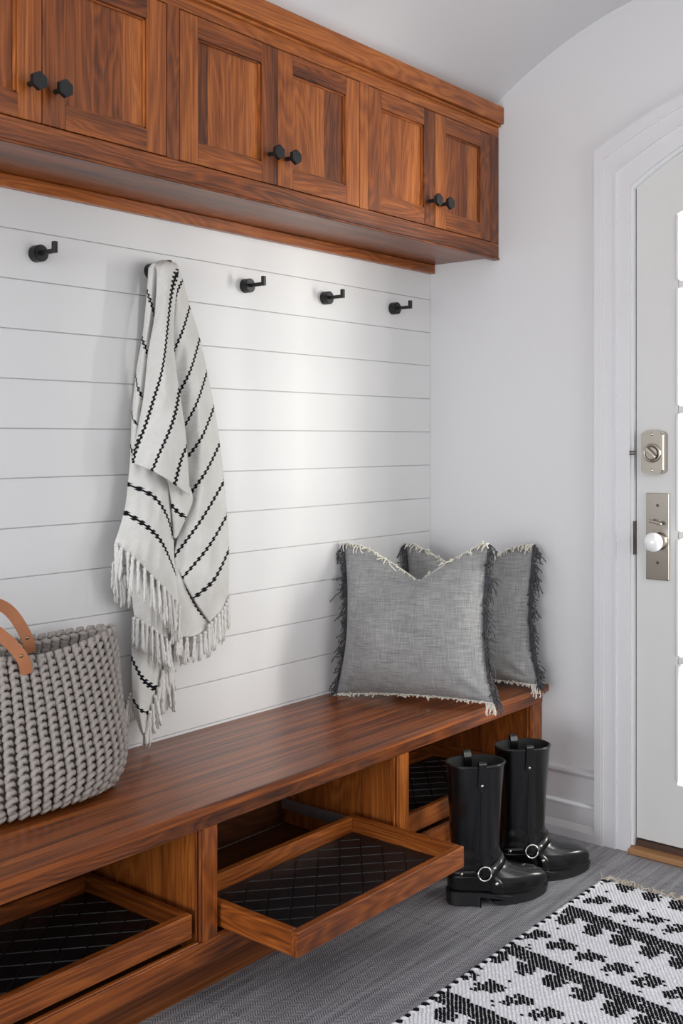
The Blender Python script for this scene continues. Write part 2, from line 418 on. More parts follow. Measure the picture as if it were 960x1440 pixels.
# threshold
th = box('trim_2', -0.035, 0.2, DC-DHW, DC+DHW, 0.0, 0.018, THRESH, None, 0.004)
tag(th, 'worn oak threshold under the white door', 'threshold', kind='structure')
box('door_gap_strip', 0.004, 0.05, DC-DHW+0.01, DC+DHW-0.01, 0.018, 0.036, GAPSHADE, th, 0.001)  # dark strip standing in for the shaded gap under the door

# door
dr = empty('door_1', (0.02, DC, 0.04)); tag(dr, 'white arched door with glass panes, nickel deadbolt and white knob', 'door', kind='structure')
X0, X1 = 0.006, 0.048
Z0 = 0.042
DW = DHW-0.0115
def doorz(y): return 2.153-0.0115-0.72*(y)**2
GH = 0.348          # glass half width
def glz(y): return 1.972-0.72*y*y
def poly(name, pts, x0, x1, mat, parent):
    bm = bmesh.new(); prism_yz(bm, pts, x0, x1)
    return link(name, mesh_bm(name, bm), mat, parent, (0, 0, 0))
for s in (1, -1):
    ys = [DW, DW-0.04, DW-0.08, GH]
    poly('stile', [(DC+s*DW, Z0)] + [(DC+s*y, doorz(y)) for y in ys] + [(DC+s*GH, Z0)], X0, X1, DOORP, dr)
poly('bottom_rail', [(DC-GH, Z0), (DC+GH, Z0), (DC+GH, 0.222), (DC-GH, 0.222)], X0, X1, DOORP, dr)
bm = bmesh.new(); N = 16
yy = [GH-2*GH*i/N for i in range(N+1)]
strip_yz(bm, [(DC+y, doorz(y)) for y in yy], [(DC+y, glz(y)) for y in yy], X0, X1)
bmesh.ops.remove_doubles(bm, verts=bm.verts, dist=1e-6)
link('top_rail', mesh_bm('top_rail', bm), DOORP, dr, (0, 0, 0))
zl = [0.222, 0.585, 0.95, 1.315, 1.68]
yl = [GH, GH/3, -GH/3, -GH]
for z in zl[1:]:
    box('muntin', X0+0.004, X1-0.004, DC-GH, DC+GH, z-0.011, z+0.011, DOORP, dr, 0.003)
for y in yl[1:3]:
    box('muntin', X0+0.004, X1-0.004, DC+y-0.011, DC+y+0.011, 0.222, glz(y), DOORP, dr, 0.003)
for i in range(3):
    ya, yb = yl[i], yl[i+1]
    for k in range(5):
        za = zl[k]
        if k < 4: pts = [(DC+ya, za), (DC+yb, za), (DC+yb, zl[k+1]), (DC+ya, zl[k+1])]
        else: pts = [(DC+ya, za), (DC+yb, za)] + [(DC+yb+(ya-yb)*t/6, glz(yb+(ya-yb)*t/6)) for t in range(7)]
        poly('pane', pts, 0.024, 0.028, GLASS, dr)
# sticking bead along the stiles (thin bright moulding next to the panes)
for s in (1, -1):
    for k in range(5):
        za = zl[k]+0.011; zb = (zl[k+1]-0.011) if k < 4 else glz(GH)-0.004
        box('glazing_bead', X0-0.004, X0+0.014, DC+s*GH-0.006, DC+s*GH+0.006, za, zb, DOORP, dr, 0.003)
# deadbolt
def plate(name, cy, cz, hw, hh, bulge, x0, x1, mat, parent):
    pts = []
    for i in range(13):
        t = i/12; y = hw-2*hw*t; pts.append((cy+y, cz+hh-bulge+bulge*math.sqrt(max(0, 1-(2*t-1)**2))))
    for i in range(13):
        t = i/12; y = -hw+2*hw*t; pts.append((cy+y, cz-hh+bulge-bulge*math.sqrt(max(0, 1-(2*t-1)**2))))
    bm = bmesh.new(); prism_yz(bm, pts, x0, x1)
    ed = [e for e in bm.edges if abs(e.verts[0].co.x-x0) < 1e-6 and abs(e.verts[1].co.x-x0) < 1e-6]
    bmesh.ops.bevel(bm, geom=ed, offset=0.006, segments=3, affect='EDGES')
    return link(name, mesh_bm(name, bm), mat, parent, (0, 0, 0))
db = plate('deadbolt_plate', -0.806, 1.190, 0.037, 0.065, 0.012, -0.020, X0, NICKEL, dr)
bm = bmesh.new(); torus(bm, (-0.021, -0.806, 1.188), (1, 0, 0), 0.024, 0.004, 28, 8); link('turn_ring', mesh_bm('ring', bm, True), NICKEL, db, (0, 0, 0))
bm = bmesh.new(); cyl(bm, (-0.02, -0.806, 1.188), (-0.026, -0.806, 1.188), 0.019, 0.017, 24); link('turn_disc', mesh_bm('disc', bm), NICKEL, db, (0, 0, 0))
bm = bmesh.new(); bm_box(bm, -0.012, 0.0, -0.021, 0.021, -0.006, 0.006); bevel_all(bm, 0.004, 2)
tt = link('thumb_turn', mesh_bm('turn', bm), NICKEL, db, (-0.027, -0.806, 1.188)); tt.rotation_euler = (math.radians(42), 0, 0)
for z in (1.243, 1.137):
    bm = bmesh.new(); dome(bm, (-0.020, -0.806, z), (-1, 0, 0), 0.005, 0.003); link('screw', mesh_bm('screw', bm, True), STUD, db, (0, 0, 0))
# knob plate
kp = box('knob_plate', -0.002, X0, -0.850, -0.779, 0.815, 1.070, NICKEL, dr, 0.002, 2)
for z in (1.034, 0.866):
    bm = bmesh.new(); dome(bm, (-0.002, -0.815, z), (-1, 0, 0), 0.0045, 0.0025); link('screw', mesh_bm('screw', bm, True), DARKMET, kp, (0, 0, 0))
bm = bmesh.new(); cyl(bm, (-0.002, -0.815, 0.985), (-0.016, -0.815, 0.985), 0.007, 0.006, 14); link('lever_post', mesh_bm('post', bm), NICKEL, kp, (0, 0, 0))
bm = bmesh.new(); bm_box(bm, -0.004, 0.004, -0.021, 0.021, -0.0045, 0.0045); bevel_all(bm, 0.003, 2)
lv = link('lock_lever', mesh_bm('lever', bm), NICKEL, kp, (-0.018, -0.815, 0.985)); lv.rotation_euler = (math.radians(12), 0, 0)
bm = bmesh.new(); cyl(bm, (-0.002, -0.822, 0.930), (-0.012, -0.822, 0.930), 0.026, 0.021, 24); cyl(bm, (-0.012, -0.822, 0.930), (-0.034, -0.822, 0.930), 0.010, 0.012, 16)
link('knob_rose', mesh_bm('rose', bm), NICKEL, kp, (0, 0, 0))
bm = bmesh.new(); bmesh.ops.create_uvsphere(bm, u_segments=28, v_segments=16, radius=0.0285)
for v in bm.verts: v.co.x *= 0.86
link('door_knob', mesh_bm('knob', bm, True), PORC, kp, (-0.050, -0.822, 0.930))['label'] = 'round white porcelain knob'

# ------------------------------------------------------------------ wall cabinet
cb = empty('wall_cabinet', (-1.15, -0.14, 1.80))
tag(cb, 'long walnut wall cabinet with six panelled doors above the coat hooks', 'cabinet')
CXL = -2.78
FY = -0.273
box('bottom_panel', CXL, -0.001, -0.253, -0.0005, 1.822, 1.838, WX, cb, 0.0005)
box('top_panel', CXL, -0.001, -0.253, -0.0005, 2.236, 2.25, WX, cb, 0.0005)
box('side_panel', -0.018, -0.001, -0.253, -0.0005, 1.838, 2.236, WZ, cb, 0.0005)
box('back_panel', CXL, -0.018, -0.010, -0.001, 1.838, 2.236, WX, cb, 0)
box('bottom_rail', CXL, -0.001, FY, FY+0.02, 1.818, 1.864, WX, cb, 0.0015)
box('bottom_lip', CXL, -0.001, FY-0.004, FY+0.02, 1.811, 1.8178, WX, cb, 0.002)
box('top_rail', CXL, -0.001, FY, FY+0.02, 2.212, 2.25, WX, cb, 0.0015)
for a, b in ((-0.050, -0.001), (-0.722, -0.684), (-1.415, -1.378), (-2.111, -2.075), (CXL, -2.72)):
    box('face_stile', a, b, FY, FY+0.02, 1.8642, 2.2118, WZ, cb, 0.0012)
box('crown_board', CXL, -0.001, FY-0.020, -0.235, 2.2505, 2.306, WX, cb, 0.003, 2)
box('crown_fillet', CXL, -0.001, FY-0.009, FY-0.0002, 2.243, 2.2500, WX, cb, 0.002)
box('wall_cleat', CXL, -0.001, -0.022, -0.0005, 1.792, 1.8215, WX, cb, 0.002)
doors = [(-0.359, -0.052, -1), (-0.682, -0.361, 1), (-1.050, -0.724, -1), (-1.376, -1.052, 1), (-1.744, -1.417, -1), (-2.073, -1.746, 1), (-2.394, -2.113, -1), (-2.718, -2.396, 1)]
splits = [[0.3, 0.68], [0.52], [0.62], [0.18, 0.54], [0.36, 0.72], [0.5], [0.5], [0.5]]
Zd0, Zd1 = 1.8665, 2.2095
bm = bmesh.new()
def hexa(bm, r, y0, y1, bev):
    V0 = [bm.verts.new((r*math.sin(math.pi/3*i), y0, r*math.cos(math.pi/3*i))) for i in range(6)]
    V1 = [bm.verts.new(((r-bev)*math.sin(math.pi/3*i), y1, (r-bev)*math.cos(math.pi/3*i))) for i in range(6)]
    V2 = [bm.verts.new(((r-bev)*math.sin(math.pi/3*i), y0+bev, (r-bev)*math.cos(math.pi/3*i))) for i in range(6)]
    for i in range(6):
        j = (i+1) % 6
        bm.faces.new((V0[i], V0[j], V1[j], V1[i])); bm.faces.new((V0[i], V0[j], V2[j], V2[i]))
    bm.faces.new(V1); bm.faces.new(V2[::-1])
hexa(bm, 0.0195, -0.029, -0.038, 0.0012); cyl(bm, (0, 0, 0), (0, -0.029, 0), 0.0055, n=12)
KNOB = mesh_bm('hex_knob', bm); KNOB.materials.append(BLACKM)
for (a, b, side), sp in zip(doors, splits):
    sw, rw = 0.056, 0.049
    d = box('door', a+sw-0.004, b-sw+0.004, FY+0.014, FY+0.018, Zd0+rw-0.004, Zd1-rw+0.004, WZ, cb, 0)
    cuts = [0] + sp + [1]
    for c0, c1 in zip(cuts[:-1], cuts[1:]):
        L = (b-a-2*sw); box('panel_board', a+sw+L*c0, a+sw+L*c1, FY+0.0105, FY+0.0142, Zd0+rw-0.002, Zd1-rw+0.002, WZ, d, 0.0004)
    for x0, x1 in ((a, a+sw), (b-sw, b)): box('door_stile', x0, x1, FY+0.0005, FY+0.02, Zd0, Zd1, WZ, d, 0.0012)
    for z0, z1 in ((Zd0, Zd0+rw), (Zd1-rw, Zd1)): box('door_rail', a+sw, b-sw, FY+0.0006, FY+0.0198, z0, z1, WX, d, 0.0006)
    # stepped sticking around the panel
    for nm, x0, x1, z0, z1, mt in (('sticking', a+sw, a+sw+0.006, Zd0+rw, Zd1-rw, WZ), ('sticking', b-sw-0.006, b-sw, Zd0+rw, Zd1-rw, WZ),
                                   ('sticking', a+sw, b-sw, Zd0+rw, Zd0+rw+0.005, WX), ('sticking', a+sw, b-sw, Zd1-rw-0.005, Zd1-rw, WX)):
        box(nm, x0, x1, FY+0.0055, FY+0.0142, z0, z1, mt, d, 0.001)
    kx = (a+0.030) if side < 0 else (b-0.030)
    kn = link('knob', KNOB, BLACKM, d, (kx, FY+0.0005, 1.938)); kn['label'] = 'black hexagonal knob'

# ------------------------------------------------------------------ bench
bn = empty('storage_bench', (-1.05, -0.2, 0.0))
tag(bn, 'long walnut bench with open cubbies and pull-out boot trays', 'bench')
BL = -2.78
box('seat_top', BL, -0.001, -0.457, -0.001, 0.435, 0.457, WSEAT, bn, 0.004, 3)
box('top_rail', BL, -0.001, -0.434, -0.414, 0.398, 0.4346, WX, bn, 0.0015)
box('bottom_rail', BL, -0.001, -0.432, -0.412, 0.108, 0.155, WX, bn, 0.0015)
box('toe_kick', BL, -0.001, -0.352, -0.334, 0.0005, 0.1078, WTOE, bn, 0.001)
box('bottom_panel', BL, -0.001, -0.4118, -0.02, 0.108, 0.126, WSHADE, bn, 0)
box('back_panel', BL, -0.001, -0.016, -0.001, 0.126, 0.434, WSHADE, bn, 0)
for a, b in ((-0.059, -0.001), (-0.752, -0.712), (-1.454, -1.411), (-2.158, -2.115)):
    box('face_stile', a, b, -0.432, -0.412, 0.1552, 0.3978, WZ, bn, 0.0015)
    box('divider_panel', a+0.002, b-0.002, -0.4118, -0.0165, 0.127, 0.4346, WZ, bn, 0)
    box('edge_bead', a-0.007, a-0.0002, -0.430, -0.423, 0.157, 0.397, WZ, bn, 0.002)
    box('edge_bead', a-0.010, a-0.0002, -0.421, -0.414, 0.157, 0.397, WZ, bn, 0.002)
for a, b in ((-2.115, -1.464), (-1.411, -0.762), (-0.712, -0.069)):
    box('sill_bead', a, b, -0.431, -0.424, 0.1552, 0.160, WX, bn, 0.002)
def tray(a, b, yf, depth, z0=0.168, z1=0.220):
    t = box('tray', a+0.01, b-0.01, yf+0.01, yf+depth-0.01, z0+0.004, z0+0.010, WX, bn, 0)
    th_ = 0.019
    box('tray_front', a, b, yf, yf+th_, z0, z1, WX, t, 0.0016)
    box('tray_back', a+th_, b-th_, yf+depth-th_, yf+depth, z0, z1, WX, t, 0.0012)
    for x0 in (a, b-th_): box('tray_side', x0, x0+th_, yf+th_+0.0002, yf+depth, z0, z1, WY, t, 0.0014)
    return t
trays = [(-2.104, -1.474, -0.420, 0.36), (-1.398, -0.782, -0.652, 0.36), (-0.704, -0.074, -0.420, 0.36)]
for a, b, yf, dp in trays:
    t = tray(a, b, yf, dp)
    for x in (a-0.008, b+0.008):
        box('slide', x-0.003, x+0.003, -0.408, -0.03, 0.176, 0.206, STEEL, t, 0.001)
        box('slide_channel', x-0.005, x+0.005, max(yf+0.03, -0.405), -0.05, 0.184, 0.198, STEEL, t, 0.001)

# rubber mats with raised diamonds
def mat_obj(a, b, y0, y1, z, label):
    root = box('rubber_mat', a, b, y0, y1, z, z+0.004, RUBBER, None, 0.001)
    tag(root, label, 'mat', 'ribbed rubber mats in the boot trays')
    bm = bmesh.new()
    # lozenges: one family of lines runs front to back, the other slants
    p, q = 0.084, 0.070
    sl = 0.62
    def lozenge(cx, cy):
        pts = []
        for (u, v) in ((-1, -1), (1, -1), (1, 1), (-1, 1)):
            pts.append((cx+u*p*0.5+v*p*0.5, cy-u*q*0.5+v*q*0.5))
        return pts
    c0 = Vector(((a+b)/2, (y0+y1)/2, z))
    for i in range(-14, 15):
        for j in range(-14, 15):
            cx = c0.x+(i+j)*p*0.5; cy = c0.y+(j-i)*q*0.5
            # six thin ribs in each lozenge, parallel to the front
            L = []
            hw, hh = p*0.5-0.0016, q*0.5-0.0016
            if cx-hw < a+0.004 or cx+hw > b-0.004 or cy-hh < y0+0.003 or cy+hh > y1-0.003:
                if cx < a or cx > b or cy < y0 or cy > y1: continue
            def clampp(x, y): return (min(max(x, a+0.003), b-0.003), min(max(y, y0+0.003), y1-0.003))
            ring = [(cx, cy-hh), (cx+hw, cy), (cx, cy+hh), (cx-hw, cy)]
            ring = [clampp(*t_) for t_ in ring]
            lo_ = [bm.verts.new((x-c0.x, y-c0.y, 0.0035)) for x, y in ring]
            hi_ = [bm.verts.new((x-c0.x+(cx-x)*0.06, y-c0.y+(cy-y)*0.06, 0.0068)) for x, y in ring]
            try:
                bm.faces.new(hi_)
                for k in range(4): bm.faces.new((lo_[k], lo_[(k+1)%4], hi_[(k+1)%4], hi_[k]))
            except ValueError: pass
    link('raised_diamonds', mesh_bm('raised_diamonds', bm), RUBBER, root, c0)
labs = ['black ribbed rubber mat in the pushed-in tray at far left', 'black diamond-pattern rubber mat in the pulled-out tray', 'black rubber mat in the shut tray behind the boots']
for (a, b, yf, dp), lb in zip(trays, labs):
    mat_obj(a+0.0205, b-0.0205, yf+0.0205, yf+dp-0.0205, 0.1785, lb)

# ------------------------------------------------------------------ coat hooks
hook_lab = ['black coat hook at the far left, left of the hanging blanket', 'black coat hook holding up the striped blanket',
            'first bare black coat hook to the right of the blanket', 'black coat hook in the middle of the three right of the blanket', 'black coat hook nearest the wall corner, above the pillows']
for x, lb in zip((-1.574, -1.235, -0.895, -0.556, -0.215), hook_lab):
    h = empty('coat_hook', (x, -0.0004, 1.655)); tag(h, lb, 'hook', 'black coat hooks on the shiplap')
    bm = bmesh.new(); cyl(bm, (0, 0, 0), (0, -0.024, 0), 0.0195, n=32); bmesh.ops.bevel(bm, geom=[e for e in bm.edges if e.calc_length() < 0.02 and abs(e.verts[0].co.y+0.024) < 1e-5 and abs(e.verts[1].co.y+0.024) < 1e-5], offset=0.002, segments=2, affect='EDGES')
    link('mounting_disc', mesh_bm('disc', bm), BLACKM, h, (0, 0, 0), True)
    bm = bmesh.new(); bm_box(bm, -0.0048, 0.0048, -0.070, -0.022, -0.0048, 0.0048); bevel_all(bm, 0.001, 1)
    link('arm', mesh_bm('arm', bm), BLACKM, h, (0, 0, 0), True)
    bm = bmesh.new(); bm_box(bm, -0.0052, 0.0052, -0.078, -0.0672, -0.005, 0.021); bevel_all(bm, 0.001, 1)
    link('upright_tip', mesh_bm('tip', bm), BLACKM, h, (0, 0, 0), True)

# ------------------------------------------------------------------ blanket
bk = empty('throw_blanket', (-1.235, -0.03, 1.66))
tag(bk, 'white woven throw blanket with black stripes and tassels hanging from a hook', 'blanket')
def catmull(p0, p1, p2, p3, t):
    return [0.5*((2*b)+(c-a)*t+(2*a-5*b+4*c-d)*t*t+(-a+3*b-3*c+d)*t**3) for a, b, c, d in zip(p0, p1, p2, p3)]
def curve(pts, n):
    out = []; m = len(pts)-1
    for i in range(n+1):
        f = i/n*m; k = min(int(f), m-1); t = f-k
        out.append(catmull(pts[max(k-1, 0)], pts[k], pts[k+1], pts[min(k+2, m)], t))
    return out
blanket_bm = bmesh.new(); uvl = blanket_bm.loops.layers.uv.new('UVMap')
def sheet(rows, nu=24, nv=60, thick=0.004, wob=0.0):
    R_ = [curve(r, nu) for r in rows]
    cols = [curve([R_[j][i] for j in range(len(R_))], nv) for i in range(nu+1)]
    V = []; S = []
    for j in range(nv+1):
        row = []; srow = []
        for i in range(nu+1):
            px, py, off, s = cols[i][j]
            o_ = off + wob*math.sin(px*0.35+py*0.05)*math.sin(py*0.045+1.0)
            p = at(px, py, -max(o_, 0.005)); row.append(p); srow.append((s, p.z))
        V.append(row); S.append(srow)
    front = [[blanket_bm.verts.new(p) for p in row] for row in V]
    back = [[blanket_bm.verts.new(p+Vector((0.0, thick, 0))) for p in row] for row in V]
    def face(vs_, ss):
        try: f = blanket_bm.faces.new(vs_)
        except ValueError: return
        for l, s in zip(f.loops, ss): l[uvl].uv = s
    for j in range(nv):
        for i in range(nu):
            ss = [S[j][i], S[j+1][i], S[j+1][i+1], S[j][i+1]]
            face((front[j][i], front[j+1][i], front[j+1][i+1], front[j][i+1]), ss)
            face((back[j][i], back[j][i+1], back[j+1][i+1], back[j+1][i]), [ss[0], ss[3], ss[2], ss[1]])
    rim = [(j, 0) for j in range(nv)] + [(nv, i) for i in range(nu)] + [(j, nu) for j in range(nv, 0, -1)] + [(0, i) for i in range(nu, 0, -1)]
    for k in range(len(rim)):
        a, b = rim[k], rim[(k+1) % len(rim)]
        face((front[a[0]][a[1]], back[a[0]][a[1]], back[b[0]][b[1]], front[b[0]][b[1]]), [S[a[0]][a[1]], S[a[0]][a[1]], S[b[0]][b[1]], S[b[0]][b[1]]])
# rear layer against the wall
sheet([[(212, 374, .020, .5), (230, 368, .03, .5), (246, 374, .020, .5)],
       [(203, 470, .014, .5), (240, 460, .03, .5), (272, 470, .014, .5)],
       [(192, 580, .012, .5), (245, 580, .03, .5), (296, 580, .012, .5)],
       [(184, 690, .012, .5), (245, 690, .03, .5), (311, 690, .012, .5)],
       [(176, 760, .012, .5), (245, 780, .03, .5), (317, 780, .012, .5)],
       [(185, 830, .012, .5), (245, 850, .03, .5), (314, 840, .012, .5)]], 16, 40)
# left strip
sheet([[(210, 376, .050, 0.2), (216, 370, .066, 0.4), (224, 370, .070, 0.8)],
       [(208, 405, .050, 0.95), (213, 408, .066, 0.8), (222, 400, .066, 0.55)],
       [(205, 440, .046, 1.45), (211, 440, .066, 1.2), (219, 440, .060, 0.9)],
       [(201, 474, .042, 1.98), (205, 480, .062, 1.9), (213, 480, .060, 1.6)],
       [(193, 520, .036, 2.85), (199, 528, .060, 2.6), (209, 520, .060, 2.2)],
       [(187, 575, .034, 3.95), (192, 580, .060, 3.6), (206, 575, .056, 3.2)],
       [(185, 612, .034, 4.7), (190, 615, .060, 4.6), (203, 615, .056, 4.3)],
       [(184, 642, .034, 5.3), (188, 648, .060, 5.1), (198, 652, .056, 4.8)]], 12, 60)
# right panel: the rows follow the stripes
sheet([[(246, 372, .060, -.6), (248, 371, .052, -.6), (250, 373, .030, -.6)],
       [(245, 430, .052, 0), (250, 408, .056, 0), (257, 394, .026, 0)],
       [(244, 494, .044, 1), (257, 464, .058, 1), (267, 431, .024, 1)],
       [(251, 553, .040, 2), (268, 520, .068, 2), (281, 476, .024, 2)],
       [(259, 600, .038, 3), (277, 566, .072, 3), (291, 523, .024, 3)],
       [(264, 642, .038, 4), (284, 614, .074, 4), (301, 572, .024, 4)],
       [(264, 698, .040, 5), (289, 664, .076, 5), (309, 624, .026, 5)],
       [(246, 781, .056, 6), (283, 731, .078, 6), (315, 677, .026, 6)],
       [(257, 812, .064, 7), (293, 769, .080, 7), (319, 725, .028, 7)],
       [(272, 841, .070, 8), (301, 815, .078, 8), (322, 773, .028, 8)],
       [(296, 876, .062, 8.9), (309, 862, .064, 8.9), (321, 842, .030, 8.9)]], 24, 90, wob=0.003)
# lower left panel
sheet([[(184, 640, .050, .3), (200, 645, .070, .3), (225, 652, .080, .3), (244, 668, .070, .3)],
       [(181, 678, .052, .92), (214, 697, .086, 1), (233, 722, .088, 1), (244, 756, .050, 1)],
       [(176, 718, .056, 1.95), (206, 740, .094, 2), (229, 765, .096, 2), (248, 809, .056, 2)],
       [(162, 764, .060, 2.75), (194, 789, .100, 2.8), (224, 820, .100, 2.8), (252, 850, .068, 2.8)]], 28, 50, wob=0.003)
# flap below the panels
sheet([[(240, 770, .050, .2), (248, 792, .058, .6), (258, 816, .060, 1.05)],
       [(242, 825, .052, .2), (256, 835, .062, .6), (270, 843, .060, 1.0)],
       [(246, 865, .052, .2), (266, 864, .062, .6), (286, 866, .056, 1.0)],
       [(252, 896, .050, .2), (276, 894, .060, .5), (297, 878, .050, .8)]], 14, 30)
# inner fold tip below the front hem
sheet([[(232, 664, .078, .1), (250, 672, .082, .3), (268, 686, .076, .5)],
       [(238, 684, .078, .7), (254, 692, .086, .5), (271, 704, .074, .45)],
       [(242, 712, .078, 1.0), (252, 722, .084, 1.0), (262, 728, .076, 1.0)],
       [(245, 757, .070, 1.8), (246, 757, .072, 1.8), (248, 757, .070, 1.8)]], 12, 30)
# front centre panel
sheet([[(214, 371, .040, .2), (226, 366, .050, .3), (238, 366, .050, .6), (249, 371, .036, .8)],
       [(220, 377, .080, .3), (228, 372, .094, .4), (240, 372, .094, .8), (251, 380, .066, .95)],
       [(221, 398, .086, .3), (228, 396, .098, .4), (238, 396, .100, .85), (250, 396, .074, 1.1)],
       [(218, 446, .084, .2), (226, 446, .100, .55), (236, 444, .106, .95), (245, 442, .080, 1.3)],
       [(209, 496, .080, .1), (221, 496, .102, .55), (232, 494, .118, 1.0), (245, 492, .090, 1.5)],
       [(203, 555, .078, .6), (219, 552, .106, 1.0), (236, 550, .126, 1.5), (252, 549, .094, 2.0)],
       [(194, 606, .076, .85), (203, 602, .100, 1.0), (240, 601, .130, 2.0), (260, 600, .096, 2.5)],
       [(187, 640, .074, .92), (204, 644, .106, 1.5), (236, 646, .134, 2.45), (264, 644, .098, 3.25)],
       [(187, 651, .080, 1.0), (212, 661, .110, 1.95), (237, 675, .132, 2.75), (267, 697, .100, 3.6)]], 30, 90, wob=0.002)
# second layer and tail
sheet([[(178, 790, .040, .4), (205, 800, .060, .4), (236, 830, .060, .4)],
       [(184, 830, .046, .4), (210, 840, .070, .4), (240, 860, .060, .4)],
       [(190, 868, .050, .4), (212, 884, .074, .4), (238, 900, .056, .4)]], 14, 24)
sheet([[(187, 880, .034, .3), (210, 885, .052, .3), (238, 900, .044, .3)],
       [(186, 928, .040, 1), (202, 957, .060, 1), (224, 972, .044, 1)],
       [(188, 985, .044, 2), (197, 998, .060, 2), (210, 1003, .048, 2)],
       [(196, 1022, .046, 2.7), (201, 1028, .056, 2.7), (205, 1025, .048, 2.7)],
       [(203, 1036, .050, 2.9), (204, 1037, .054, 2.9), (206, 1036, .050, 2.9)]], 14, 44)
me = bpy.data.meshes.new('blanket_cloth'); blanket_bm.to_mesh(me); blanket_bm.free()
for p in me.polygons: p.use_smooth = True
link('cloth', me, BLANKET, bk, (0, 0, 0))
# tassels
def make_tassel(seed, L, W):
    r = random.Random(seed); bm = bmesh.new()
    dome(bm, (0, 0, -0.006), (0, 0, 1), 0.0052, 0.008, 8, 3)
    for k in range(9):
        a = r.uniform(-1, 1); b = r.uniform(-.6, .6); ph = r.uniform(0, 6.28); l = L*r.uniform(0.85, 1.08)
        pts = []
        for t in range(9):
            u = t/8
            pts.append((a*W*(0.25+0.75*u)+0.0011*math.sin(ph+u*22), b*W*0.6*(0.3+0.7*u)+0.0011*math.cos(ph+u*22), -l*u))
        tube(bm, pts, [0.0027]*8+[0.0016], 5)
    me = mesh_bm('tassel', bm, True); me.materials.append(TASSEL); return me
TM = [make_tassel(s, 0.072, 0.0085) for s in range(4)]
def tassel_line(pts, n, scale=1.0, off_j=0.004):
    P = curve([(*p, 0) for p in pts], n-1 if n > 1 else 1)
    for i in range(n):
        px, py, off = P[i][:3]
        o = link('tassel', TM[rnd.randrange(4)], TASSEL, bk, at(px, py, -(off+rnd.uniform(0, off_j))))
        o.rotation_euler = (rnd.uniform(-.04, .06), rnd.uniform(-.12, .12), rnd.uniform(0, 6.28))
        s = scale*rnd.uniform(.9, 1.1); o.scale = (1, 1, s)
tassel_line([(163, 765, .064), (180, 777, .088), (194, 789, .104), (213, 808, .108), (230, 825, .104), (242, 840, .090), (252, 852, .076)], 13, 1.15)
tassel_line([(160, 790, .030), (163, 800, .030), (170, 806, .034), (182, 812, .040)], 6, 1.0)
tassel_line([(188, 868, .056), (205, 876, .078), (222, 888, .078), (238, 902, .062)], 9, 1.05)
tassel_line([(240, 856, .070), (248, 884, .060), (258, 896, .062), (276, 895, .066), (288, 888, .062)], 8, 0.85)
tassel_line([(294, 878, .066), (303, 869, .068), (312, 858, .062), (318, 848, .050), (322, 838, .036)], 9, 1.1)
tassel_line([(238, 903, .050), (232, 930, .050), (226, 955, .050), (218, 978, .052), (211, 1000, .054)], 9, 1.15)
tassel_line([(246, 900, .030), (241, 940, .030), (244, 962, .028), (236, 960, .030)], 5, 1.0)
tassel_line([(262, 884, .030), (272, 888, .030), (255, 900, .028)], 4, 0.9)
tassel_line([(181, 985, .020), (184, 975, .020)], 3, 0.95)
tassel_line([(203, 1030, .056), (206, 1030, .056)], 3, 0.42)

# ------------------------------------------------------------------ knitted basket bag
bgc = Vector((-1.700, -0.140, 0.4575))
bag = empty('knit_basket', bgc); tag(bag, 'chunky grey knitted basket bag with tan leather handles on the bench', 'bag')
BH = 0.316
def bag_pt(ang, t):
    """ang around, t 0 bottom to 1 rim"""
    k = min(t/0.30, 1.0)
    roundb = math.sin(k*math.pi/2)**0.55 if k < 1 else 1.0
    a = (0.240-0.008*t)*(0.80+0.20*roundb)
    bb_ = (0.128*(1-t)**0.7*0.55+0.128*0.45 + 0.012*max(0.0, 1-t/0.9))*(0.72+0.28*roundb)
    c, s = math.cos(ang), math.sin(ang)
    e = 0.72+0.42*t
    x = a*math.copysign(abs(c)**0.85, c); y = bb_*math.copysign(abs(s)**e, s)
    z = 0.012+BH*t
    z += 0.012*math.cos(ang)**2*t*t - 0.016*t*t*max(0, -math.sin(ang))*max(0, 1-abs(c)*1.2)
    return Vector((x+0.004*t, y+0.01*t, z))
def bag_frame(ang, t):
    p = bag_pt(ang, t); e = 0.01
    du = bag_pt(ang+e, t)-bag_pt(ang-e, t); dv = bag_pt(ang, min(t+e, 1.0))-bag_pt(ang, max(t-e, 0))
    du.normalize(); dv.normalize(); n_ = du.cross(dv)
    n_ = n_.normalized() if n_.length > 1e-6 else Vector((0, 0, 1))
    return p, du, dv, n_
